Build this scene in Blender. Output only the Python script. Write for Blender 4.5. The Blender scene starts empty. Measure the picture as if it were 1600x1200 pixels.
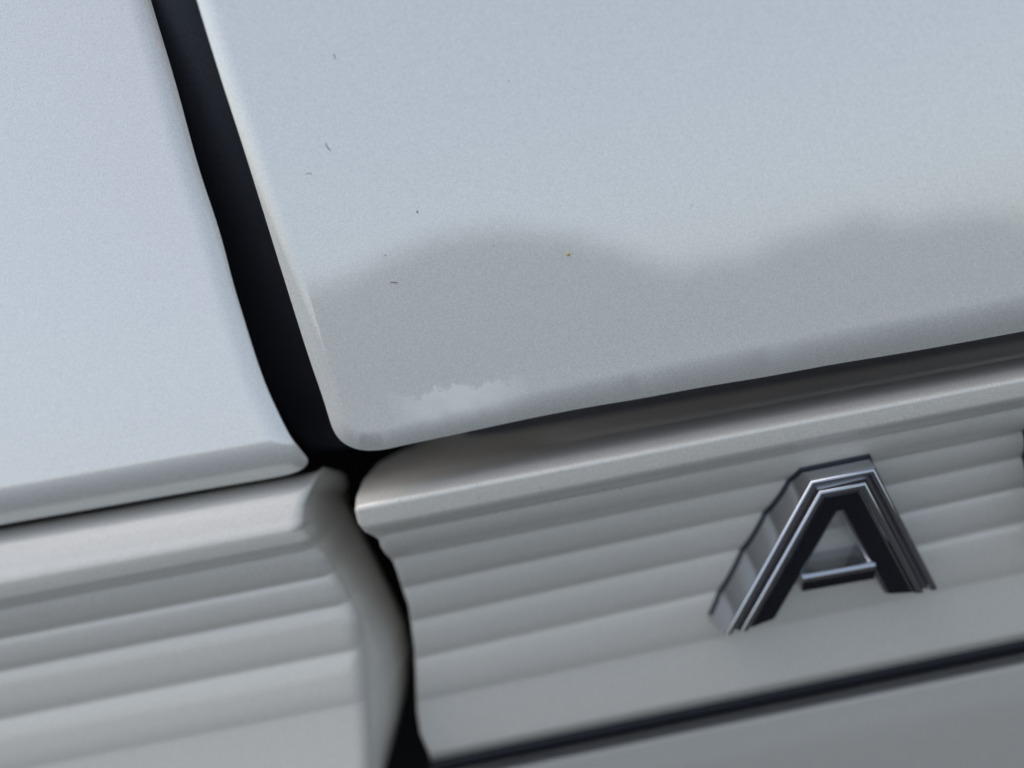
import bpy, bmesh, math, random
import numpy as np
from mathutils import Matrix, Vector

random.seed(7)
rng = np.random.default_rng(7)
SC = bpy.context.scene
COL = SC.collection
MM = 0.001
R_ = math.radians

# ------------------------------------------------------------------ camera
TILT = R_(12.0)                      # the tailgate skin leans back by this much
BASE_Z = 0.95                       # height of the photographed spot above the ground (m)
EX = np.array([1.0, 0.0, 0.0])                                   # along the car's width
EV = np.array([0.0, math.sin(TILT), math.cos(TILT)])             # up along the skin
EW = np.array([0.0, -math.cos(TILT), math.sin(TILT)])            # out of the skin
ORG = np.array([0.0, 0.0, BASE_Z])
HFOV = R_(60.0)
FPX = 800.0 / math.tan(HFOV / 2)
DIST = FPX * 0.09                   # mm
IV, IH, ROLL = R_(14.0), R_(4.0), R_(10.8)

_d = np.array([math.tan(IH), math.tan(IV), 1.0]); _d /= np.linalg.norm(_d)
CAM = _d * DIST                     # camera in (x, v, w) mm
FWD = -_d
_r0 = np.cross(FWD, np.array([0, 1.0, 0])); _r0 /= np.linalg.norm(_r0)
_u0 = np.cross(_r0, FWD)
CR = math.cos(ROLL) * _r0 - math.sin(ROLL) * _u0
CU = math.sin(ROLL) * _r0 + math.cos(ROLL) * _u0


def world(p):
    """(x, v, w) in mm on the car -> world metres"""
    p = np.asarray(p, float)
    return ORG + MM * (p[..., 0:1] * EX + p[..., 1:2] * EV + p[..., 2:3] * EW)


def wdir(d):
    return d[0] * EX + d[1] * EV + d[2] * EW


cam_d = bpy.data.cameras.new("camera")
cam = bpy.data.objects.new("camera", cam_d)
COL.objects.link(cam)
_R, _U, _B = wdir(CR), wdir(CU), -wdir(FWD)
M = Matrix(((_R[0], _U[0], _B[0], 0), (_R[1], _U[1], _B[1], 0), (_R[2], _U[2], _B[2], 0), (0, 0, 0, 1)))
M.translation = Vector(world(CAM))
cam.matrix_world = M
cam_d.sensor_width = 36.0
cam_d.angle = HFOV
cam_d.clip_start = 0.005
cam_d.clip_end = 500.0
cam_d.dof.use_dof = True
cam_d.dof.focus_distance = DIST * MM * 0.985
cam_d.dof.aperture_fstop = 5.8
SC.camera = cam

# ------------------------------------------------------------------ sky, sun, exposure
SUN_EL, SUN_AZ = R_(62.0), R_(300.0)      # azimuth measured from +Y, clockwise seen from above
wd = bpy.data.worlds.new("World")
SC.world = wd
wd.use_nodes = True
nt = wd.node_tree
nt.nodes.clear()
sky = nt.nodes.new("ShaderNodeTexSky")
sky.sky_type = 'NISHITA'
sky.sun_disc = False
sky.sun_elevation = SUN_EL
sky.sun_rotation = SUN_AZ
sky.air_density = 1.0
sky.dust_density = 3.0
sky.ozone_density = 1.0
bg = nt.nodes.new("ShaderNodeBackground")
bg.inputs["Strength"].default_value = 0.15
wo = nt.nodes.new("ShaderNodeOutputWorld")
hs = nt.nodes.new("ShaderNodeHueSaturation")      # thin high cloud: a paler blue than the clear sky
hs.inputs["Saturation"].default_value = 0.68
nt.links.new(sky.outputs[0], hs.inputs["Color"])
nt.links.new(hs.outputs[0], bg.inputs[0])
nt.links.new(bg.outputs[0], wo.inputs[0])

sl = bpy.data.lights.new("sun", 'SUN')
sl.energy = 0.5
sl.angle = R_(60)
sl.color = (1.0, 0.96, 0.9)
sun = bpy.data.objects.new("sun", sl)
COL.objects.link(sun)
_sd = Vector((math.sin(SUN_AZ) * math.cos(SUN_EL), math.cos(SUN_AZ) * math.cos(SUN_EL), math.sin(SUN_EL)))
sun.rotation_euler = _sd.to_track_quat('Z', 'Y').to_euler()
sun.location = (0, 0, 10)

SC.view_settings.view_transform = 'Standard'
SC.view_settings.look = 'None'
SC.view_settings.exposure = 0.94
SC.view_settings.gamma = 1.0
SC.cycles.max_bounces = 10
SC.cycles.glossy_bounces = 6
SC.cycles.caustics_reflective = True


# ------------------------------------------------------------------ helpers
def at(px, py, w):
    """pixel of the 1600x1200 photograph -> (x, v) on the plane w (mm) of the car"""
    d = FWD * FPX + CR * (px - 800.0) + CU * (600.0 - py)
    k = (w - CAM[2]) / d[2]
    p = CAM + d * k
    return np.array([p[0], p[1]])


def proj(x, v, w):
    q = np.array([x, v, w]) - CAM
    z = q @ FWD
    return 800.0 + FPX * (q @ CR) / z, 600.0 - FPX * (q @ CU) / z


def mesh_obj(name, verts, faces, mat, parent=None, smooth=True, normals=None):
    me = bpy.data.meshes.new(name)
    me.from_pydata([tuple(p) for p in verts], [], faces)
    me.validate()
    if smooth:
        me.polygons.foreach_set("use_smooth", [True] * len(me.polygons))
    if normals is not None:
        me.normals_split_custom_set_from_vertices([tuple(n) for n in normals])
    me.materials.append(mat)
    me.update()
    o = bpy.data.objects.new(name, me)
    COL.objects.link(o)
    if parent:
        o.parent = parent
    return o


def grid_faces(nr, nc, flip=False):
    f = []
    for i in range(nr - 1):
        for j in range(nc - 1):
            a, b, c, d = i * nc + j, i * nc + j + 1, (i + 1) * nc + j + 1, (i + 1) * nc + j
            f.append((a, d, c, b) if not flip else (a, b, c, d))
    return f


def grid_normals(P):
    du = np.gradient(P, axis=0)
    dv = np.gradient(P, axis=1)
    n = np.cross(dv, du)
    l = np.linalg.norm(n, axis=2, keepdims=True)
    return n / np.maximum(l, 1e-12)


def pchip(xs, ys, x):
    """smooth shape-preserving interpolation"""
    xs, ys, x = np.asarray(xs, float), np.asarray(ys, float), np.asarray(x, float)
    h = np.diff(xs); dl = np.diff(ys) / h
    m = np.zeros_like(ys)
    for i in range(1, len(xs) - 1):
        if dl[i - 1] * dl[i] > 0:
            w1, w2 = 2 * h[i] + h[i - 1], h[i] + 2 * h[i - 1]
            m[i] = (w1 + w2) / (w1 / dl[i - 1] + w2 / dl[i])
    m[0], m[-1] = dl[0], dl[-1]
    k = np.clip(np.searchsorted(xs, x) - 1, 0, len(xs) - 2)
    t = (x - xs[k]) / h[k]
    return ((2 * t**3 - 3 * t**2 + 1) * ys[k] + (t**3 - 2 * t**2 + t) * h[k] * m[k]
            + (-2 * t**3 + 3 * t**2) * ys[k + 1] + (t**3 - t**2) * h[k] * m[k + 1])


def smooth_poly(pts, n):
    """resample a polyline with pchip over chord length"""
    pts = np.asarray(pts, float)
    s = np.r_[0, np.cumsum(np.linalg.norm(np.diff(pts, axis=0), axis=1))]
    t = np.linspace(0, s[-1], n)
    return np.stack([pchip(s, pts[:, 0], t), pchip(s, pts[:, 1], t)], 1)


# ------------------------------------------------------------------ materials
def new_mat(name):
    m = bpy.data.materials.new(name)
    m.use_nodes = True
    t = m.node_tree
    b = t.nodes["Principled BSDF"]
    return m, t, b


def noise(t, scale, detail=2.0, rough=0.5):
    tc = t.nodes.new("ShaderNodeNewGeometry")
    n = t.nodes.new("ShaderNodeTexNoise")
    n.inputs["Scale"].default_value = scale
    n.inputs["Detail"].default_value = detail
    n.inputs["Roughness"].default_value = rough
    t.links.new(tc.outputs["Position"], n.inputs["Vector"])
    return n


def ramp(t, src, stops):
    r = t.nodes.new("ShaderNodeValToRGB")
    e = r.color_ramp.elements
    while len(e) < len(stops):
        e.new(0.5)
    for k, (p, c) in enumerate(stops):
        e[k].position = p
        e[k].color = (*c, 1)
    t.links.new(src, r.inputs[0])
    return r


def paint_material(name, base, flake=0.25, coat_ior=1.8, coat_rough=0.02, metal=0.3, rough=0.45, pale_patch=False):
    m, t, b = new_mat(name)
    lo = tuple(c * 0.88 for c in base)
    hi = tuple(min(1, c * 1.12) for c in base)
    fine = noise(t, 4300, 2.0, 0.6)
    r = ramp(t, fine.outputs["Fac"], [(0.3, lo), (0.7, hi)])
    t.links.new(r.outputs[0], b.inputs["Base Color"])
    b.inputs["Roughness"].default_value = rough
    b.inputs["Metallic"].default_value = metal
    b.inputs["IOR"].default_value = 1.5
    bump = t.nodes.new("ShaderNodeBump")
    bump.inputs["Strength"].default_value = flake
    bump.inputs["Distance"].default_value = 0.00004
    t.links.new(fine.outputs["Fac"], bump.inputs["Height"])
    t.links.new(bump.outputs[0], b.inputs["Normal"])
    b.inputs["Coat Weight"].default_value = 1.0
    b.inputs["Coat IOR"].default_value = coat_ior
    b.inputs["Coat Roughness"].default_value = coat_rough
    peel = noise(t, 420, 1.0, 0.4)
    cb = t.nodes.new("ShaderNodeBump")
    cb.inputs["Strength"].default_value = 0.08
    cb.inputs["Distance"].default_value = 0.00003
    t.links.new(peel.outputs["Fac"], cb.inputs["Height"])
    t.links.new(cb.outputs[0], b.inputs["Coat Normal"])
    if pale_patch:
        # a pale patch with a ragged upper edge near the lower corner of the sheet
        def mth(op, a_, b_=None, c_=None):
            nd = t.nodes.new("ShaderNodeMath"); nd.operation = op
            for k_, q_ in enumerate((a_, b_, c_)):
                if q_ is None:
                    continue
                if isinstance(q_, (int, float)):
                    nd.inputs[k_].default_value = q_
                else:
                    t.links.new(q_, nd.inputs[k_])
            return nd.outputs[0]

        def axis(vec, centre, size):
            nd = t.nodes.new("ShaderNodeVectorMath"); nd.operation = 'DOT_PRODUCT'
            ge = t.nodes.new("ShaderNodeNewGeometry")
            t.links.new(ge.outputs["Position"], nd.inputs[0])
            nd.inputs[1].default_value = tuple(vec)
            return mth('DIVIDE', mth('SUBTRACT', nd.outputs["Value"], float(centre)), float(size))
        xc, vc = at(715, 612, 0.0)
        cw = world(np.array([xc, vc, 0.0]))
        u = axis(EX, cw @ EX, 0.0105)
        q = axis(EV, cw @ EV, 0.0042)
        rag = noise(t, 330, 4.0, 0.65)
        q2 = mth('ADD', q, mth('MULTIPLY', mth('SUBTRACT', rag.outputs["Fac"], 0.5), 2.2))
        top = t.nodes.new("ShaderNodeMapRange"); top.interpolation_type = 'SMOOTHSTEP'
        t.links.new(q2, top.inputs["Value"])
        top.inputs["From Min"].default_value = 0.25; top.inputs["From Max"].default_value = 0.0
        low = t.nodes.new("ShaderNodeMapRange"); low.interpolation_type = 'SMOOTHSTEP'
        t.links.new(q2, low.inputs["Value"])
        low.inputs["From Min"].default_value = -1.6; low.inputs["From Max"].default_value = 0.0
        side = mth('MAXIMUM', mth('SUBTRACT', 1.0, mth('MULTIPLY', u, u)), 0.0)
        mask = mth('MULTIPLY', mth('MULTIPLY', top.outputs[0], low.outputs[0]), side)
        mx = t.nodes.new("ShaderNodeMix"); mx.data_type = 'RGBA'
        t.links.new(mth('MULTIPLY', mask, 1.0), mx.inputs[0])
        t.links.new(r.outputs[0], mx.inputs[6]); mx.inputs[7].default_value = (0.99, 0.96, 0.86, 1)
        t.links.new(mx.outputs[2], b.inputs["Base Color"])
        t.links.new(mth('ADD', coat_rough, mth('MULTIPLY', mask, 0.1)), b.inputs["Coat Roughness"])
    return m


M_PAINT = paint_material("white_pearl_paint", (0.785, 0.76, 0.68), coat_rough=0.006, coat_ior=2.3, metal=0.15, pale_patch=True)
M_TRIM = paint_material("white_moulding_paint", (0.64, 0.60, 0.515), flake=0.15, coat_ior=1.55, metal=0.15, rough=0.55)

m, t, b = new_mat("chrome")
b.inputs["Base Color"].default_value = (0.47, 0.48, 0.50, 1)
b.inputs["Metallic"].default_value = 1.0
n = noise(t, 900, 2)
r = ramp(t, n.outputs["Fac"], [(0.3, (0.07,) * 3), (0.7, (0.13,) * 3)])
t.links.new(r.outputs[0], b.inputs["Roughness"])
M_CHROME = m

m, t, b = new_mat("gloss_black")
b.inputs["Base Color"].default_value = (0.012, 0.013, 0.016, 1)
b.inputs["Specular IOR Level"].default_value = 0.25
n = noise(t, 700, 2)
r = ramp(t, n.outputs["Fac"], [(0.3, (0.18,) * 3), (0.7, (0.28,) * 3)])
t.links.new(r.outputs[0], b.inputs["Roughness"])
M_GLOSS = m

m, t, b = new_mat("black_rubber")
n = noise(t, 2500, 3)
r = ramp(t, n.outputs["Fac"], [(0.3, (0.022, 0.023, 0.030)), (0.7, (0.032, 0.034, 0.043))])
t.links.new(r.outputs[0], b.inputs["Base Color"])
b.inputs["Roughness"].default_value = 0.55
b.inputs["Specular IOR Level"].default_value = 0.35
M_RUBBER = m

m, t, b = new_mat("ledge_shade_grey")  # dark tone of the added shade strip on the ledge
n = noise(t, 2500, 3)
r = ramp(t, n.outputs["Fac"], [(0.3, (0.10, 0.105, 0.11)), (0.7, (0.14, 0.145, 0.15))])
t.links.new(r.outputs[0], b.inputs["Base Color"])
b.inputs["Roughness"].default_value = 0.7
M_LEDGE_SHADE = m

m, t, b = new_mat("dark_cavity")
n = noise(t, 800, 2)
r = ramp(t, n.outputs["Fac"], [(0.3, (0.006,) * 3), (0.7, (0.010,) * 3)])
t.links.new(r.outputs[0], b.inputs["Base Color"])
b.inputs["Roughness"].default_value = 0.9
b.inputs["Specular IOR Level"].default_value = 0.1
M_CAVITY = m

m, t, b = new_mat("asphalt")
n = noise(t, 40, 6, 0.7)
r = ramp(t, n.outputs["Fac"], [(0.3, (0.025, 0.025, 0.026)), (0.7, (0.05, 0.05, 0.05))])
t.links.new(r.outputs[0], b.inputs["Base Color"])
b.inputs["Roughness"].default_value = 0.9
b.inputs["Specular IOR Level"].default_value = 0.2
M_ASPHALT = m

m, t, b = new_mat("foliage")
n = noise(t, 1.5, 5, 0.7)
r = ramp(t, n.outputs["Fac"], [(0.3, (0.035, 0.05, 0.025)), (0.7, (0.09, 0.11, 0.06))])
t.links.new(r.outputs[0], b.inputs["Base Color"])
b.inputs["Roughness"].default_value = 0.8
M_FOLIAGE = m

m, t, b = new_mat("dust")
n = noise(t, 900, 1)
r = ramp(t, n.outputs["Fac"], [(0.3, (0.06, 0.058, 0.055)), (0.7, (0.16, 0.155, 0.15))])
t.links.new(r.outputs[0], b.inputs["Base Color"])
b.inputs["Roughness"].default_value = 0.9
M_DUST = m

m, t, b = new_mat("pollen")
n = noise(t, 3000, 1)
r = ramp(t, n.outputs["Fac"], [(0.3, (0.55, 0.36, 0.10)), (0.7, (0.62, 0.45, 0.16))])
t.links.new(r.outputs[0], b.inputs["Base Color"])
b.inputs["Roughness"].default_value = 0.8
M_POLLEN = m

# ------------------------------------------------------------------ ground and the trees that the paint mirrors
g = mesh_obj("ground", [(-250, -250, 0), (250, -250, 0), (250, 250, 0), (-250, 250, 0)], [(0, 1, 2, 3)], M_ASPHALT, smooth=False)
g["kind"] = "structure"
g["label"] = "grey asphalt ground under the car"


def mirror_dir(px, py):
    d = FWD * FPX + CR * (px - 800.0) + CU * (600.0 - py)
    d /= np.linalg.norm(d)
    d = np.array([d[0], d[1], -d[2]])
    wv = wdir(d)
    return math.atan2(wv[0], -wv[1]), math.asin(wv[2])


SIL = [(470, 452), (520, 440), (600, 400), (700, 364), (800, 353), (900, 368), (1000, 402), (1050, 424), (1080, 412), (1120, 404), (1165, 402), (1190, 392),
       (1212, 372), (1250, 362), (1288, 360), (1312, 343), (1350, 333), (1385, 340), (1410, 351), (1440, 346), (1480, 333), (1550, 331), (1610, 346)]
_ae = [mirror_dir(*p) for p in SIL]
AZ = np.array([a for a, e in _ae]); EL = np.array([e for a, e in _ae])


def wood():
    bm = bmesh.new()
    dist = 45.0
    ico = bmesh.new(); bmesh.ops.create_icosphere(ico, subdivisions=2, radius=1.0)
    iv = np.array([v.co[:] for v in ico.verts]); ifc = [tuple(v.index for v in f.verts) for f in ico.faces]
    verts, faces = [], []
    az = -1.25
    while az < 1.25:
        if AZ[0] <= az <= AZ[-1]:
            el = float(np.interp(az, AZ, EL))
        else:
            el = max(R_(0.9), EL[0] - (AZ[0] - az) * 1.3) if az < 0 else EL[-1] + R_(0.5) * math.sin((az - AZ[-1]) * 5)
        top = BASE_Z + dist * math.tan(el)
        nb = 3 + int(top / 0.55)
        for k in range(nb):
            rad = random.uniform(0.3, 0.45) if k < 3 else random.uniform(0.55, 0.9)
            dd = dist + random.uniform(-0.3, 1.2)
            aa = az + random.uniform(-0.003, 0.003)
            zc = top - rad - (0.0, 0.35, 0.7)[k] if k < 3 else top - rad - 0.3 - 0.55 * (k - 3)
            zc = max(zc, 0.3)
            p = iv * (rad * (1 + 0.10 * rng.standard_normal((len(iv), 1))))
            p[:, 2] *= 0.95
            p += np.array([math.sin(aa) * dd, -math.cos(aa) * dd, zc])
            o = len(verts)
            verts += [tuple(q) for q in p]
            faces += [tuple(i + o for i in f) for f in ifc]
        az += 0.0055
    o = mesh_obj("far_wood", verts, faces, M_FOLIAGE, smooth=False)
    o["kind"] = "stuff"
    o["label"] = "far line of dark green trees mirrored in the paint"
    o["category"] = "trees"
    return o


wood()

# ------------------------------------------------------------------ the car
car = bpy.data.objects.new("white_car", None)
car.empty_display_size = 0.05
COL.objects.link(car)
car["label"] = "white car seen close up at the tailgate gap with ribbed trim and chrome letters"
car["category"] = "car"


def label(o, s):
    o["label"] = s
    return o


def g_roll(u, power):
    return np.clip(1 - u, 0, 1) ** power


def seg_dist(Q, L):
    """distance from points Q (n,2) to polyline L (m,2), and the arc parameter 0..1 of the nearest spot"""
    a_, b_ = L[:-1], L[1:]
    ab = b_ - a_
    l2 = np.sum(ab * ab, 1)
    cum = np.r_[0, np.cumsum(np.sqrt(l2))]
    best = np.full(len(Q), 1e9); par = np.zeros(len(Q))
    for k in range(len(a_)):
        tt = np.clip(((Q - a_[k]) @ ab[k]) / l2[k], 0, 1)
        d = np.linalg.norm(Q - (a_[k] + tt[:, None] * ab[k]), axis=1)
        m_ = d < best
        best[m_] = d[m_]
        par[m_] = (cum[k] + tt[m_] * math.sqrt(l2[k])) / cum[-1]
    return best, par


def skin_panel(name, outline, edges, mat, base_w=0.0, flange=8.0, tilt=(0.0, 0.0)):
    """pressed sheet: outline is a closed loop of (x, v) mm whose first n_real points are the real rim.
    edges: list of (polyline, drop(par) mm, width(par) mm, power): the sheet rolls away towards each"""
    from mathutils.geometry import delaunay_2d_cdt
    P = np.asarray(outline, float)
    area = 0.5 * np.sum(P[:, 0] * np.roll(P[:, 1], -1) - np.roll(P[:, 0], -1) * P[:, 1])
    if area < 0:
        P = P[::-1]
    n = len(P)

    def height(Q):
        w = base_w - tilt[0] * (Q[:, 1] - tilt[1])
        for L, dep, wid, power in edges:
            d, par = seg_dist(Q, L)
            w = w - dep(par) * g_roll(d / wid(par), power)
        return w

    d1 = P - np.roll(P, 1, 0); d2 = np.roll(P, -1, 0) - P
    d1 /= np.linalg.norm(d1, axis=1, keepdims=True); d2 /= np.linalg.norm(d2, axis=1, keepdims=True)
    nn = d1 + d2; nn /= np.linalg.norm(nn, axis=1, keepdims=True)
    nn = np.stack([-nn[:, 1], nn[:, 0]], 1)
    closed = np.r_[P, P[:1]]
    pts = []
    for dd in (0.06, 0.14, 0.25, 0.4, 0.6, 0.85, 1.1, 1.4, 1.7, 2.0, 2.35, 2.7, 3.05, 3.4, 3.8, 4.2, 4.6, 5.0, 5.4, 5.8, 6.2, 6.6, 7.0, 7.4, 7.9, 8.6, 10.0, 13.0, 18.0, 26.0):
        Q = P + nn * dd
        d, _ = seg_dist(Q, closed)
        ins = np.zeros(len(Q), bool)
        for i in range(n):
            a_, b_ = P[i], P[(i + 1) % n]
            c_ = ((a_[1] > Q[:, 1]) != (b_[1] > Q[:, 1]))
            ins ^= c_ & (Q[:, 0] < (b_[0] - a_[0]) * (Q[:, 1] - a_[1]) / (b_[1] - a_[1] + 1e-12) + a_[0])
        Q = Q[(d > dd * 0.97) | (ins & (d > 0.3) & (dd > 2.5) & (dd < 8))]
        pts.append(Q[::(1 if dd < 9 else 3)])
    Q = np.concatenate(pts)
    allp = np.r_[P, Q]
    res = delaunay_2d_cdt([Vector(p) for p in allp], [], [list(range(n))], 1, 1e-6)
    co = np.array([v[:] for v in res[0]]); tri = [tuple(f) for f in res[2]]
    w = height(co)
    e = 1e-3
    gx = (height(co + [e, 0]) - height(co - [e, 0])) / (2 * e)
    gy = (height(co + [0, e]) - height(co - [0, e])) / (2 * e)
    N = np.stack([-gx, -gy, np.ones(len(co))], 1)
    N /= np.linalg.norm(N, axis=1, keepdims=True)
    NW = N[:, :1] * EX + N[:, 1:2] * EV + N[:, 2:3] * EW
    V = np.c_[co, w]
    # turned-in flange round the rim
    rim = P
    rw = height(rim)
    R0 = np.c_[rim, rw]; R1 = np.c_[rim + nn * 0.12, rw - 0.45]; R2 = np.c_[rim + nn * 3.5, rw - flange]
    m0 = len(V)
    V = np.r_[V, R0, R1, R2]
    nf = np.c_[-nn, np.zeros(n)]
    nfw = nf[:, :1] * EX + nf[:, 1:2] * EV
    NW = np.r_[NW, nfw, nfw, nfw]
    F = [f if np.cross(co[f[1]] - co[f[0]], co[f[2]] - co[f[0]]) > 0 else f[::-1] for f in tri]
    for k in range(2):
        for i in range(n):
            j = (i + 1) % n
            F.append((m0 + k * n + j, m0 + k * n + i, m0 + (k + 1) * n + i, m0 + (k + 1) * n + j))
    return mesh_obj(name, world(V), F, mat, car, normals=NW)


# ---- tailgate skin, right of the upright gap
left_edge = [(150, -520), (215, -300), (308, 0), (345, 120), (379, 225), (414, 337), (452, 460), (487, 570), (505, 622), (513, 648), (519, 668)]
corner = [(526, 682), (537, 693), (552, 700), (568, 704), (585, 704), (602, 702), (625, 697)]
bottom = [(677, 686), (740, 673), (820, 656), (920, 637), (1000, 624), (1100, 606), (1200, 590), (1300, 572), (1400, 556), (1500, 539),
          (1600, 521), (1800, 486), (2100, 434)]
def dense(poly, step):
    """resample with finer steps where the line turns"""
    return smooth_poly(poly, int(np.sum(np.linalg.norm(np.diff(np.array(poly, float), axis=0), axis=1)) / step))


def relax(pts, it):
    pts = np.array(pts)
    for _ in range(it):
        pts[1:-1] = 0.5 * pts[1:-1] + 0.25 * (pts[:-2] + pts[2:])
    return pts


pix = dense(left_edge + corner + bottom, 2.0)
pix = relax(pix, 60)
_k = np.abs(pix[:, 0] - 560) + np.abs(pix[:, 1] - 690)
_keep = [i for i in range(len(pix)) if _k[i] < 110 or i % 6 == 0 or i == len(pix) - 1]
pix = pix[_keep]
rim = np.array([at(px, py, -1.2) for px, py in pix])
_rp = np.array([p[0] for p in pix]); _rs = np.r_[0, np.cumsum(np.linalg.norm(np.diff(rim, axis=0), axis=1))]; _rs /= _rs[-1]
_ci = int(np.argmin(np.abs(pix[:, 0] - 560) + np.abs(pix[:, 1] - 702)))
s0 = _rs[_ci]
s1 = _rs[int(np.argmin(np.abs(pix[:, 0] - 1000) + np.abs(pix[:, 1] - 624)))]
s2 = _rs[int(np.argmin(np.abs(pix[:, 0] - 1600) + np.abs(pix[:, 1] - 521)))]
gate = np.r_[rim, [at(2100, -520, 0)]]
tg = skin_panel("tailgate_panel", gate,
                [(rim, lambda p: np.interp(p, [0, s0, s1, s2, 1], [1.0, 1.1, 1.6, 2.3, 2.5]),
                  lambda p: np.interp(p, [0, s0, s1, s2, 1], [2.6, 3.2, 4.8, 6.2, 7]), 2.0)],
                M_PAINT, 0.0, 3.0)
label(tg, "white pearl tailgate skin with rounded lower corner, right of the dark gap")

# ---- body side skin, left of the gap
WQ = -5.0
ql = [(90, -520), (150, -300), (236, 0), (274, 127), (311, 262), (345, 367), (367, 450), (386, 512), (401, 560), (416, 602), (433, 640), (447, 669),
      (460, 692), (470, 705), (476, 716), (479, 728)]
qc = [(480, 737), (470, 742), (455, 745)]
qb = [(430, 749), (300, 771), (150, 797), (0, 823), (-200, 858), (-500, 910)]
QT = math.tan(R_(5.8))
VQ = at(250, 500, WQ)[1]


def atq(px, py, dw):
    w = WQ
    for _ in range(12):
        x, v = at(px, py, w + dw)
        w = WQ - QT * (v - VQ)
    return np.array([x, v])


pr_ = relax(np.array([atq(px, py, -1.5) for px, py in dense(ql + qc[:1], 5)]), 12)
pb_ = np.array([atq(px, py, -3.0) for px, py in np.concatenate([np.array(qc), dense(qb, 6)])])
_n = len(pr_)
_q = np.r_[pr_, pb_[1:]]
_q[_n - 14:_n + 6] = relax(_q[_n - 14:_n + 6], 6)
quarter = np.r_[_q, [atq(-500, -520, 0)]]
_st = pb_[len(qc):]
pb_long = np.r_[[_st[0] + (_st[0] - _st[6]) * 3], _st]
qp = skin_panel("body_side_panel", quarter,
                [(pr_, lambda p: np.full(len(p), 1.3), lambda p: np.full(len(p), 3.2), 2.4),
                 (pb_long, lambda p: np.full(len(p), 4.0), lambda p: np.full(len(p), 7.0), 2.0)],
                M_PAINT, WQ, 3.0, tilt=(QT, VQ))
label(qp, "white painted body skin left of the dark gap")


# ------------------------------------------------------------------ ribbed mouldings
def trim_rows(anchors, xref, xa, xb, ribs, bump):
    """anchors: (py at xref, slope dpy/dpx, w). returns rows: A(v,w,x), B and the index range of each rib"""
    a = np.array(anchors, float)
    s = np.r_[0, np.cumsum(np.abs(np.diff(a[:, 0])) + 3 * np.abs(np.diff(a[:, 2])))]
    per = 18
    tt = np.concatenate([np.linspace(s[i], s[i + 1], per, endpoint=False) for i in range(len(s) - 1)] + [[s[-1]]])
    py = pchip(s, a[:, 0], tt); sl_ = pchip(s, a[:, 1], tt); w = pchip(s, a[:, 2], tt)
    A, B = [], []
    for p, q, ww in zip(py, sl_, w):
        ax = at(xa, p + q * (xa - xref), ww); bx = at(xb, p + q * (xb - xref), ww)
        A.append((ax[0], ax[1], ww)); B.append((bx[0], bx[1], ww))
    A, B = np.array(A), np.array(B)
    T = np.gradient(A[:, 1:], axis=0)
    N = np.stack([T[:, 1], -T[:, 0]], 1)
    N /= np.linalg.norm(N, axis=1, keepdims=True)
    N *= np.where(N[:, 1:2] < 0, -1, 1)
    ranges = []
    A0, B0 = A.copy(), B.copy()
    for k in range(len(ribs) - 1):
        i0, i1 = ribs[k] * per, ribs[k + 1] * per
        ranges.append((i0, i1))
        u = np.linspace(0, 1, i1 - i0 + 1)
        h = bump[k] * (1 - np.abs(2 * u - 1) ** 2.3)
        for X in (A, B):
            X[i0:i1 + 1, 1:] += N[i0:i1 + 1] * h[:, None]
    return A, B, ranges, A0, B0


def on_row(A, B, i, x):
    k = (x - A[i, 0]) / (B[i, 0] - A[i, 0])
    return A[i, 1] + k * (B[i, 1] - A[i, 1]), A[i, 2]


def end_x(A, B, i, cy, cx, lo, hi, dw=0.0, dv=0.0):
    """x where row i (pushed in by dw) meets the photographed end contour px = f(py)"""
    for _ in range(40):
        mid = 0.5 * (lo + hi)
        v, w = on_row(A, B, i, mid)
        px, py = proj(mid, v + dv, w + dw)
        if px < np.interp(py, cy, cx):
            lo = mid
        else:
            hi = mid
    return 0.5 * (lo + hi)


def build_trim(P, ranges, mat, text):
    """P: rows x cols x 3 grid in mm. The roll, ends and foot are the moulding itself, each rib a child"""
    W = world(P)
    nr, nc = W.shape[:2]
    N = grid_normals(W)
    cam_w = world(CAM)
    mid = (nr // 2, nc // 2)
    if np.dot(N[mid], cam_w - W[mid]) < 0:
        N = -N
    a0, b0, c0 = W[mid], W[mid[0] + 1, mid[1]], W[mid[0], mid[1] + 1]
    flip = np.dot(np.cross(b0 - a0, c0 - a0), N[mid]) < 0
    inrib = np.zeros(nr - 1, bool)
    for a_, b_ in ranges:
        inrib[a_:b_] = True
    faces = []
    for i in range(nr - 1):
        if inrib[i]:
            continue
        for j in range(nc - 1):
            q = (i * nc + j, (i + 1) * nc + j, (i + 1) * nc + j + 1, i * nc + j + 1)
            faces.append(q if not flip else q[::-1])
    used = sorted({v for f in faces for v in f})
    mp = {v: k for k, v in enumerate(used)}
    flatW, flatN = W.reshape(-1, 3), N.reshape(-1, 3)
    o = mesh_obj("trim_strip", flatW[used], [tuple(mp[v] for v in f) for f in faces], mat, car, normals=flatN[used])
    label(o, text)
    for a_, b_ in ranges:
        sub = W[a_:b_ + 1].reshape(-1, 3); sn = N[a_:b_ + 1].reshape(-1, 3)
        fs = grid_faces(b_ - a_ + 1, nc, flip)
        mesh_obj("rib", sub, fs, mat, o, normals=sn)
    return o


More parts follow.
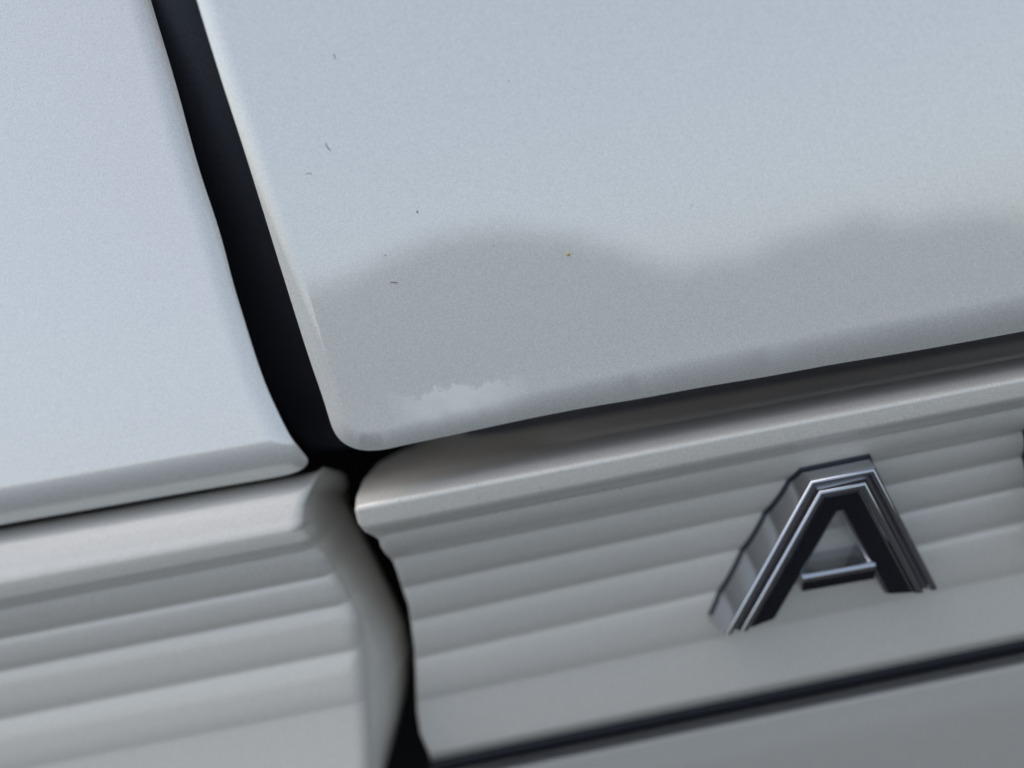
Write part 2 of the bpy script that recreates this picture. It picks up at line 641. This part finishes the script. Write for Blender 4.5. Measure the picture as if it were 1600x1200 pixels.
# ---- moulding on the tailgate (right)
RT = [  # py at x=1000, slope, w
    (560, -0.170, -44.0), (600, -0.172, -40.0), (627, -0.175, -34.0), (651, -0.182, -21.5), (674, -0.190, -9.8), (694, -0.192, -4.0),
    (713, -0.195, -2.1), (736, -0.198, -2.2), (757, -0.200, -4.2),
    (795, -0.202, -7.6), (840, -0.212, -10.0), (892, -0.220, -11.5), (950, -0.226, -12.2), (1022, -0.213, -12.3),
    (1070, -0.206, -12.1), (1108, -0.203, -12.0), (1122, -0.202, -13.5), (1130, -0.202, -17.5)]
A, B, rg, A0, B0 = trim_rows(RT, 1000, 700, 1500, [8, 9, 10, 11, 12, 13], [0.6, 0.65, 0.65, 0.6, 0.55])
cy = [560, 640, 660, 684, 707, 727, 752, 780, 800, 820, 833, 840, 845, 858, 867, 879, 900, 925, 950, 987, 1017, 1060, 1117, 1150, 1179, 1260]
cx = [900, 780, 735, 677, 625, 590, 567, 555, 552.5, 557.5, 568, 582, 590, 594, 600, 612, 620, 628, 637, 642, 646, 648, 650, 655, 668, 690]
xr = at(1850, 600, 0)[0]
P = []
fr = 0.9
rd = [(k / 8) for k in range(8)]
for i in range(len(A)):
    e = end_x(A, B, i, cy, cx, -60, 60)
    row = []
    for dz in (26.0, 14.0, 6.0, 2.5, fr):
        v, w = on_row(A, B, i, e)
        up = max(0.0, min(1.0, (8.5 * 18 - i) / 36.0))
        row.append((e + (0.02 + 0.2 * up) * (dz - fr), v - 0.5 * up * (dz - fr), w - dz))
    for k in range(1, 9):
        f = k / 8 * math.pi / 2
        x = e + fr * (1 - math.cos(f))
        v, w = on_row(A, B, i, x)
        row.append((x, v, w - fr * (1 - math.sin(f))))
    for u in np.linspace(0, 1, 26)[1:]:
        x = e + fr + (xr - e - fr) * u ** 1.6
        v, w = on_row(A, B, i, x)
        row.append((x, v, w))
    P.append(row)
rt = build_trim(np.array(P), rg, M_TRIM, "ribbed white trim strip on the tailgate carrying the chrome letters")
RA, RB = A, B

# dark strip added on the moulding's ledge, standing in for shade under the skin
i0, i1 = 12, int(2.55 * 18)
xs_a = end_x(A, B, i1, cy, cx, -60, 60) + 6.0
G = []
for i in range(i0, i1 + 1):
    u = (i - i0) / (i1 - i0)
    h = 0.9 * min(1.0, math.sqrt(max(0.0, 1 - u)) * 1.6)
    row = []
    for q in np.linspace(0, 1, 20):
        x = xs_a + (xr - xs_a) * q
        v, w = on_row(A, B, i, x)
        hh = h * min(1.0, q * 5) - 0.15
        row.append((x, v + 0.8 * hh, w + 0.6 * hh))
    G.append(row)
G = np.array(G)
_shade_faces = grid_faces(*G.shape[:2])
label(mesh_obj("ledge_shade", world(G.reshape(-1, 3)), _shade_faces, M_LEDGE_SHADE, car), "dark grey strip added as the shade under the tailgate skin")

# ---- moulding on the body side (left)
LT = [
    (835, -0.178, -28.0), (800, -0.178, -18.0), (781, -0.178, -10.5), (797, -0.178, -6.8), (820, -0.178, -4.9), (845, -0.180, -3.5),
    (868, -0.184, -2.7), (887, -0.190, -2.9), (905, -0.193, -4.4),
    (950, -0.193, -6.0), (1000, -0.195, -6.5), (1075, -0.196, -6.0), (1160, -0.197, -4.7), (1250, -0.2, -3.0), (1340, -0.2, -1.2)]
A, B, rg, A0, B0 = trim_rows(LT, 250, -50, 450, [8, 9, 10, 11, 12], [0.5, 0.55, 0.55, 0.5])
cy1 = [700, 738, 750, 776, 795, 831, 850, 876, 905, 930, 955, 975, 1020, 1087, 1177, 1250, 1400]
cx1 = [502, 499, 494, 482, 474, 470, 484, 507, 522, 536, 549, 557, 563, 568, 573, 576, 580]
cy2 = [640, 700, 735, 742, 760, 790, 820, 860, 900, 940, 970, 1010, 1050, 1080, 1140, 1200, 1280]
cx2 = [480, 500, 510, 518, 530, 546, 560, 581, 601, 620, 632, 640, 639, 635, 620, 596, 560]
xl = at(-600, 900, 0)[0]
P = []
r1 = 2.2
for i in range(len(A)):
    e = end_x(A, B, i, cy1, cx1, -90, 10)
    dz = max(1.0, on_row(A0, B0, i, e)[1] + 22.0)
    fade = max(0.0, min(1.0, (8 * 18 - i) / (5 * 18.0)))
    e2 = max(end_x(A0, B0, i, cy2, cx2, -90, 10, -dz, -0.5 * fade * max(dz - 2.2, 0.2)), e + 0.5)
    row = []
    for u in np.linspace(0, 1, 22)[:-1]:
        x = xl + (e - r1 - xl) * (1 - (1 - u) ** 1.6)
        v, w = on_row(A, B, i, x)
        row.append((x, v, w))
    # quarter of a soft corner, then the smooth flank running back into the gap
    w1 = on_row(A, B, i, e)[1]
    w0 = on_row(A0, B0, i, e)[1] + 0.2
    dx = (e2 - e)
    c0 = np.array([e - r1, w1]); c1 = np.array([e, 0.5 * (w0 + w1)]); c2 = np.array([e + dx * 0.14, w0 - 2.2])
    for k in range(9):
        tq = k / 8
        p = (1 - tq) ** 2 * c0 + 2 * tq * (1 - tq) * c1 + tq ** 2 * c2
        vv = on_row(A, B, i, p[0])[0] * (1 - tq) + on_row(A0, B0, i, p[0])[0] * tq
        row.append((p[0], vv, p[1]))
    for k in range(1, 9):
        tq = k / 8
        x = e + dx * (0.14 + 0.86 * math.sin(tq * math.pi / 2))
        dd_ = max(dz - 2.2, 0.2) * (1 - math.cos(tq * math.pi / 2)) ** 0.8
        row.append((x, on_row(A0, B0, i, x)[0] - 0.5 * fade * dd_, w0 - 2.2 - dd_))
    row.append((e2 - 5.0, row[-1][1] - 7.0, -36))
    P.append(row)
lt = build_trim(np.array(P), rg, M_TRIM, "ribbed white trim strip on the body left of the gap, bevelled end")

# ------------------------------------------------------------------ dark bar under the tailgate moulding, and what is below
def strip(name, prof, xref, xa, xb, x0px, x1px, mat, text, endround=0.0):
    """prof: (py at xref, slope, w) lofted between two pixel columns; closed at the left end"""
    rows = []
    for p, q, w in prof:
        a_ = at(xa, p + q * (xa - xref), w); b_ = at(xb, p + q * (xb - xref), w)
        rows.append((a_, b_, w))
    wm = np.mean([r[2] for r in rows])
    x0 = at(x0px, prof[0][0] + prof[0][1] * (x0px - xref), wm)[0]
    x1 = at(x1px, prof[0][0] + prof[0][1] * (x1px - xref), wm)[0]
    cv = []
    for (a_, b_, w) in rows:
        cv.append([a_[1] + (b_[1] - a_[1]) * (x0 - a_[0]) / (b_[0] - a_[0]), w])
    cv = np.array(cv); cen = cv.mean(0)
    G = []
    for (a_, b_, w), c in zip(rows, cv):
        row = []
        for k in range(7):
            f = k / 6 * math.pi / 2
            sc_ = math.sin(f) if endround else 1.0
            x = x0 + endround * (1 - math.cos(f))
            row.append((x, cen[0] + (c[0] - cen[0]) * max(sc_, 0.05), cen[1] + (c[1] - cen[1]) * max(sc_, 0.05)))
        for u in np.linspace(0, 1, 14)[1:]:
            x = x0 + endround + (x1 - x0 - endround) * u
            v = a_[1] + (b_[1] - a_[1]) * (x - a_[0]) / (b_[0] - a_[0])
            row.append((x, v, w))
        G.append(row)
    G = np.array(G)
    nr, nc = G.shape[:2]
    F = grid_faces(nr, nc)
    return label(mesh_obj(name, world(G.reshape(-1, 3)), F, mat, car), text)


prof = []
for k in range(19):
    f = -0.2 + k / 18 * (math.pi + 0.4)
    prof.append((1133 - 15 * math.cos(f), -0.208 + 0.004 * k / 18, -15.2 + 2.6 * math.sin(f)))
strip("edge_moulding", prof, 1000, 700, 1500, 664, 1850, M_GLOSS, "thin glossy dark strip under the tailgate trim", endround=1.6)
prof = [(1120, -0.208, -26), (1150, -0.206, -19), (1165, -0.204, -17.0), (1200, -0.2, -17.5), (1280, -0.2, -20.5), (1400, -0.2, -26)]
ys = np.linspace(0, 5, 36)
pp = np.array(prof)
prof = [tuple(pchip(np.arange(6), pp[:, c], np.array([y]))[0] for c in range(3)) for y in ys]
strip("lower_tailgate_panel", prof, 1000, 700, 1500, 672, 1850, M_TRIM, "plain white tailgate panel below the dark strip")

# ------------------------------------------------------------------ black depth of the gap
c0 = at(-650, -640, -4); c1 = at(2250, -640, -4); c2 = at(2250, 1750, -4); c3 = at(-650, 1750, -4)
xs0, xs1 = min(c0[0], c3[0]) - 25, max(c1[0], c2[0]) + 25
vs0, vs1 = min(c2[1], c3[1]) - 40, max(c0[1], c1[1]) + 6
V, F = [], []
for g_, w in ((0, -2.0), (0, -62.0), (3, -65.0), (3, -2.0)):
    V += [(xs0 - g_, vs0 - g_, w), (xs1 + g_, vs0 - g_, w), (xs1 + g_, vs1 + g_, w), (xs0 - g_, vs1 + g_, w)]
for k in (0, 2):
    for i in range(4):
        j = (i + 1) % 4
        F.append((4 * k + i, 4 * k + j, 4 * k + 4 + j, 4 * k + 4 + i))
for i in range(4):
    j = (i + 1) % 4
    F.append((12 + i, 12 + j, j, i))
F += [(4, 5, 6, 7), (11, 10, 9, 8)]
label(mesh_obj("body_channel", world(np.array(V)), F, M_CAVITY, car, smooth=False), "black body channel deep inside the gap")

# rubber seal along the upright gap: a flattened tube
path = smooth_poly([(140, -420), (272, 0), (327, 190), (390, 400), (440, 560), (490, 680), (530, 740)], 40)
G = []
for k, (px, py) in enumerate(path):
    a_, b_ = at(px - 85, py + 14, -12), at(px + 85, py - 14, -12)
    row = []
    for j in range(15):
        u = j / 14
        w = -12.0 + 2.2 * math.sin(math.pi * u) - 16.0 * (k / 39) ** 2
        row.append((a_[0] + (b_[0] - a_[0]) * u, a_[1] + (b_[1] - a_[1]) * u, w))
    row = [(row[0][0], row[0][1], row[0][2] - 8)] + row + [(row[-1][0], row[-1][1], row[-1][2] - 8)]
    G.append(row)
G = np.array(G)
label(mesh_obj("rubber_seal", world(G.reshape(-1, 3)), grid_faces(*G.shape[:2]), M_RUBBER, car), "black rubber seal lying in the upright gap")

# ------------------------------------------------------------------ chrome letters
WF = -1.8


VL = at(1310, 745, WF)[1]
LT_ = 0.11


def wf(v):
    return WF + LT_ * (v - VL)


def atl(px, py, dw=0.0):
    w = WF
    for _ in range(10):
        p = at(px, py, w + dw)
        w = wf(p[1])
    return p


def letter_path(pxpts):
    return np.array([atl(px, py) for px, py in pxpts])


def offset_path(Q, d, base_dir, drop=0.0):
    """inset an open path to its right-hand side by d; the two ends slide along the base line"""
    segs = [(Q[k + 1] - Q[k]) / np.linalg.norm(Q[k + 1] - Q[k]) for k in range(len(Q) - 1)]
    nn = [np.array([s[1], -s[0]]) for s in segs]
    out = []

    def isect(p, r, q, s):
        den = r[0] * s[1] - r[1] * s[0]
        tt = ((q[0] - p[0]) * s[1] - (q[1] - p[1]) * s[0]) / den
        return p + r * tt
    dwn = np.array([base_dir[1], -base_dir[0]]) * drop
    out.append(isect(Q[0] + nn[0] * d, segs[0], Q[0] + dwn, base_dir))
    for k in range(1, len(Q) - 1):
        out.append(isect(Q[k] + nn[k - 1] * d, segs[k - 1], Q[k] + nn[k] * d, segs[k]))
    out.append(isect(Q[-1] + nn[-1] * d, segs[-1], Q[-1] + dwn, base_dir))
    return np.array(out)


def sweep(name, Q, prof, base_dir, mat, parent, dark_reflection=None):
    """prof: (inset, w rel. to the face). flat-shaded facets with split corners for crisp chrome edges"""
    bm = bmesh.new()
    rings = []
    for d, w in prof:
        pts = offset_path(Q, d, base_dir, 0.16 * max(0.0, -w - 2.5))
        rings.append([bm.verts.new(world(np.array([p[0], p[1], wf(p[1]) + w]))) for p in pts])
    for a_, b_ in zip(rings[:-1], rings[1:]):
        for k in range(len(Q) - 1):
            f = bm.faces.new((a_[k], a_[k + 1], b_[k + 1], b_[k]))
            f.smooth = True
    for k in (0, len(Q) - 1):
        f = bm.faces.new([r_[k] for r_ in rings])
    bm.normal_update()
    bmesh.ops.recalc_face_normals(bm, faces=bm.faces)
    for e in bm.edges:
        if len(e.link_faces) == 2 and e.calc_face_angle(0) > R_(38):
            e.smooth = False
    me = bpy.data.meshes.new(name); bm.to_mesh(me); bm.free()
    me.materials.append(mat)
    o = bpy.data.objects.new(name, me); COL.objects.link(o); o.parent = parent
    if dark_reflection:
        bm = bmesh.new()
        rings = []
        for d, w in dark_reflection:
            pts_ = offset_path(Q, d, base_dir)
            rings.append([bm.verts.new(world(np.array([p[0], p[1], wf(p[1]) + w]))) for p in pts_])
        for a_, b_ in zip(rings[:-1], rings[1:]):
            for k in range(len(Q) - 1):
                bm.faces.new((a_[k], a_[k + 1], b_[k + 1], b_[k])).smooth = True
        for k in (0, len(Q) - 1):
            bm.faces.new([r_[k] for r_ in rings])
        bmesh.ops.recalc_face_normals(bm, faces=bm.faces)
        for e in bm.edges:
            if len(e.link_faces) == 2 and e.calc_face_angle(0) > R_(30):
                e.smooth = False
        me = bpy.data.meshes.new("dark_reflection"); bm.to_mesh(me); bm.free()
        me.materials.append(M_GLOSS)  # black face puts the chrome's dark reflection into colour
        q = bpy.data.objects.new("dark_reflection", me); COL.objects.link(q); q.parent = parent
    return o


def dark_reflection_profile(width):
    return [(3.25, -3.0), (3.25, -0.72), (3.6, -0.72), (width - 1.6, -1.28), (width - 0.5, -1.66), (width - 0.5, -3.0)]


def stroke_profile(width):
    pr = [(-1.25, -16.0), (-1.05, -10.0), (-0.25, -0.9), (-0.12, -0.35)]
    for k in range(7):
        f = k / 6 * math.pi
        pr.append((0.42 - 0.46 * math.cos(f), -0.36 + 0.36 * math.sin(f)))
    pr += [(1.0, -0.75), (1.25, -1.0), (1.55, -1.0), (1.75, -0.75)]
    for k in range(7):
        f = k / 6 * math.pi
        pr.append((2.45 - 0.6 * math.cos(f), -0.42 + 0.42 * math.sin(f)))
    pr += [(3.4, -0.7), (width - 1.6, -1.4), (width - 0.4, -1.75), (width, -2.2), (width + 0.1, -9.0), (width + 0.15, -16.0)]
    return pr


def crisp(o, ang=38):
    bm = bmesh.new(); bm.from_mesh(o.data)
    bmesh.ops.recalc_face_normals(bm, faces=bm.faces)
    for e in bm.edges:
        if len(e.link_faces) == 2 and e.calc_face_angle(0) > R_(ang):
            e.smooth = False
    bm.to_mesh(o.data); bm.free()
    return o


def empty_part(name, text):
    o = bpy.data.objects.new(name, None)
    o.empty_display_size = 0.01
    COL.objects.link(o)
    o.parent = car
    o["label"] = text
    return o


LA = empty_part("letter", "chrome letter A standing on the ribbed trim")
QA = letter_path([(1134, 993), (1268, 753), (1367, 733), (1465, 921)])
bd = QA[-1] - QA[0]; bd /= np.linalg.norm(bd)
sweep("stroke", QA, stroke_profile(6.9), bd, M_CHROME, LA, dark_reflection_profile(6.9))
# crossbar
cl, cr = atl(1254, 900, -1.2), atl(1368, 879.5, -1.2)
dn = np.array([-(cr - cl)[1], (cr - cl)[0]]); dn /= -np.linalg.norm(dn)
pr = [(0.1, -16.0), (0.0, -1.8)]
for k in range(1, 9):
    f = k / 9 * math.pi * 0.9
    pr.append((0.8 - 0.8 * math.cos(f), -1.8 + 0.6 * math.sin(f)))
pr += [(3.4, -2.6), (3.8, -3.2), (3.8, -16)]
V = []
for d, w in pr:
    for q in (cl, cr):
        p = q + dn * d
        V.append((p[0], p[1], wf(p[1]) + w))
F = [(2 * k, 2 * k + 1, 2 * k + 3, 2 * k + 2) for k in range(len(pr) - 1)] + [tuple(2 * k for k in range(len(pr))), tuple(2 * k + 1 for k in range(len(pr)))[::-1]]
crisp(mesh_obj("crossbar", world(np.array(V)), F, M_CHROME, LA), 25)

def trim_w(x, v):
    k = (x - RA[:, 0]) / (RB[:, 0] - RA[:, 0])
    vv = RA[:, 1] + k * (RB[:, 1] - RA[:, 1])
    m_ = np.arange(len(vv)) > 6 * 18
    o_ = np.argsort(vv[m_])
    return float(np.interp(v, vv[m_][o_], RA[m_, 2][o_]))


def contact_shade(Q, base_dir, parent):
    """thin dark bead added as contact shade where the letter's side wall meets the ribs"""
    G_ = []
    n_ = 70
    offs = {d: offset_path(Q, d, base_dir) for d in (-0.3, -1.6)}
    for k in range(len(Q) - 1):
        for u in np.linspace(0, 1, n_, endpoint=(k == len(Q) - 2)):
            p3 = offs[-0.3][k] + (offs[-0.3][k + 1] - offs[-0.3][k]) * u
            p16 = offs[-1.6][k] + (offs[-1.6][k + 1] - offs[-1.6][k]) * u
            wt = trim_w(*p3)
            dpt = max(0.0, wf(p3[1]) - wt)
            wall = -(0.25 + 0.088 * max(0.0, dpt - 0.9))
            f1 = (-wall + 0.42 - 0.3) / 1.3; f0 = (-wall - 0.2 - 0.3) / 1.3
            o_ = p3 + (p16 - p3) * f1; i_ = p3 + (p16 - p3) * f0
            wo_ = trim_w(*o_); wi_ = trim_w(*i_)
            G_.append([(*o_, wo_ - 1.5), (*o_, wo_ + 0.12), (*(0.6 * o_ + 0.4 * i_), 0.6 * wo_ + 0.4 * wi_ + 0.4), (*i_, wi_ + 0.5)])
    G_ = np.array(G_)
    mesh_obj("contact_shade", world(G_.reshape(-1, 3)), grid_faces(*G_.shape[:2], flip=True), M_RUBBER, parent)


contact_shade(QA, bd, LA)  # added dark bead for the shade around the letter's base

V = []  # added black face: dark reflection on the crossbar's lower slope
for d, w in ((1.75, -2.6), (1.75, -1.72), (3.45, -2.42), (3.7, -3.2)):
    for q in (cl, cr):
        p = q + dn * d
        V.append((p[0], p[1], wf(p[1]) + w + 0.12))
crisp(mesh_obj("dark_reflection", world(np.array(V)), [(2 * k, 2 * k + 1, 2 * k + 3, 2 * k + 2) for k in range(3)] + [(0, 2, 4, 6), (7, 5, 3, 1), (0, 6, 7, 1)], M_GLOSS, LA, smooth=False))

L2 = empty_part("letter", "left edge of the next chrome letter at the frame's right border")
QB = letter_path([(1682, 876), (1640, 676), (1727, 660), (1769, 858)])
bd2 = QB[-1] - QB[0]; bd2 /= np.linalg.norm(bd2)
sweep("stroke", QB[:], stroke_profile(4.2), bd2, M_CHROME, L2)
contact_shade(QB, bd2, L2)

# ------------------------------------------------------------------ dust on the paint
def speck_mesh(pts, hairs, name, mat, wq, text):
    verts, faces = [], []
    ico = bmesh.new(); bmesh.ops.create_icosphere(ico, subdivisions=1, radius=1.0)
    iv = np.array([v.co[:] for v in ico.verts]); ifc = [tuple(v.index for v in f.verts) for f in ico.faces]
    for px, py, r, w in pts:
        x, v = at(px, py, w)
        p = iv * np.array([r * random.uniform(.8, 1.3), r * random.uniform(.7, 1.1), r * 0.5]) * 0.09 + np.array([x, v, w])
        o = len(verts); verts += list(p); faces += [tuple(i + o for i in f) for f in ifc]
    for line, r, w in hairs:
        c = smooth_poly(line, 9)
        o = len(verts)
        cc = np.array([[*at(px, py, w), w] for px, py in c])
        tg_ = np.gradient(cc, axis=0); tg_ /= np.linalg.norm(tg_, axis=1, keepdims=True)
        for p, tt in zip(cc, tg_):
            nrm = np.array([-tt[1], tt[0], 0]); b_ = np.array([0, 0, 1.0])
            for k in range(5):
                f = 2 * math.pi * k / 5
                verts.append(p + (nrm * math.cos(f) + b_ * math.sin(f)) * r * 0.09)
        for i in range(8):
            for k in range(5):
                k2 = (k + 1) % 5
                faces.append((o + i * 5 + k, o + i * 5 + k2, o + (i + 1) * 5 + k2, o + (i + 1) * 5 + k))
    ob = mesh_obj(name, world(np.array(verts)), faces, mat)
    ob["kind"] = "stuff"; ob["label"] = text; ob["category"] = "dust"
    return ob


W0 = 0.03
pts = [(652, 331, 1.9, W0), (602, 399, 1.2, W0), (771, 384, 1.0, W0), (549, 267, 0.8, W0), (1081, 321, 0.9, W0), (1583, 323, 0.8, W0)]
hairs = [([(509, 224), (512, 231), (517, 235)], 0.55, W0), ([(520, 84), (523, 88), (523, 92)], 0.45, W0), ([(610, 441), (615, 441), (621, 442)], 0.6, W0),
         ([(478, 272), (484, 270), (487, 273)], 0.35, W0)]
for _ in range(34):
    px = random.uniform(610, 900)
    py = 790 - 0.195 * (px - 560) + random.uniform(-22, 34)
    w = -2.5
    for _k in range(8):
        w = trim_w(*at(px, py, w))
    pts.append((px, py, random.uniform(0.35, 0.85), w + 0.04))
for px, py in ((720, 700), (970, 764), (944, 764)):
    w = -4.0
    for _k in range(8):
        w = trim_w(*at(px, py, w))
    pts.append((px, py, 1.5, w + 0.05))
speck_mesh(pts, hairs, "dust_specks", M_DUST, 0, "tiny dark specks and hairs of dust on the tailgate and its trim")
speck_mesh([(888, 397, 2.6, W0), (795, 126, 1.4, W0)], [], "pollen_specks", M_POLLEN, 0, "tiny yellow pollen specks on the white tailgate")
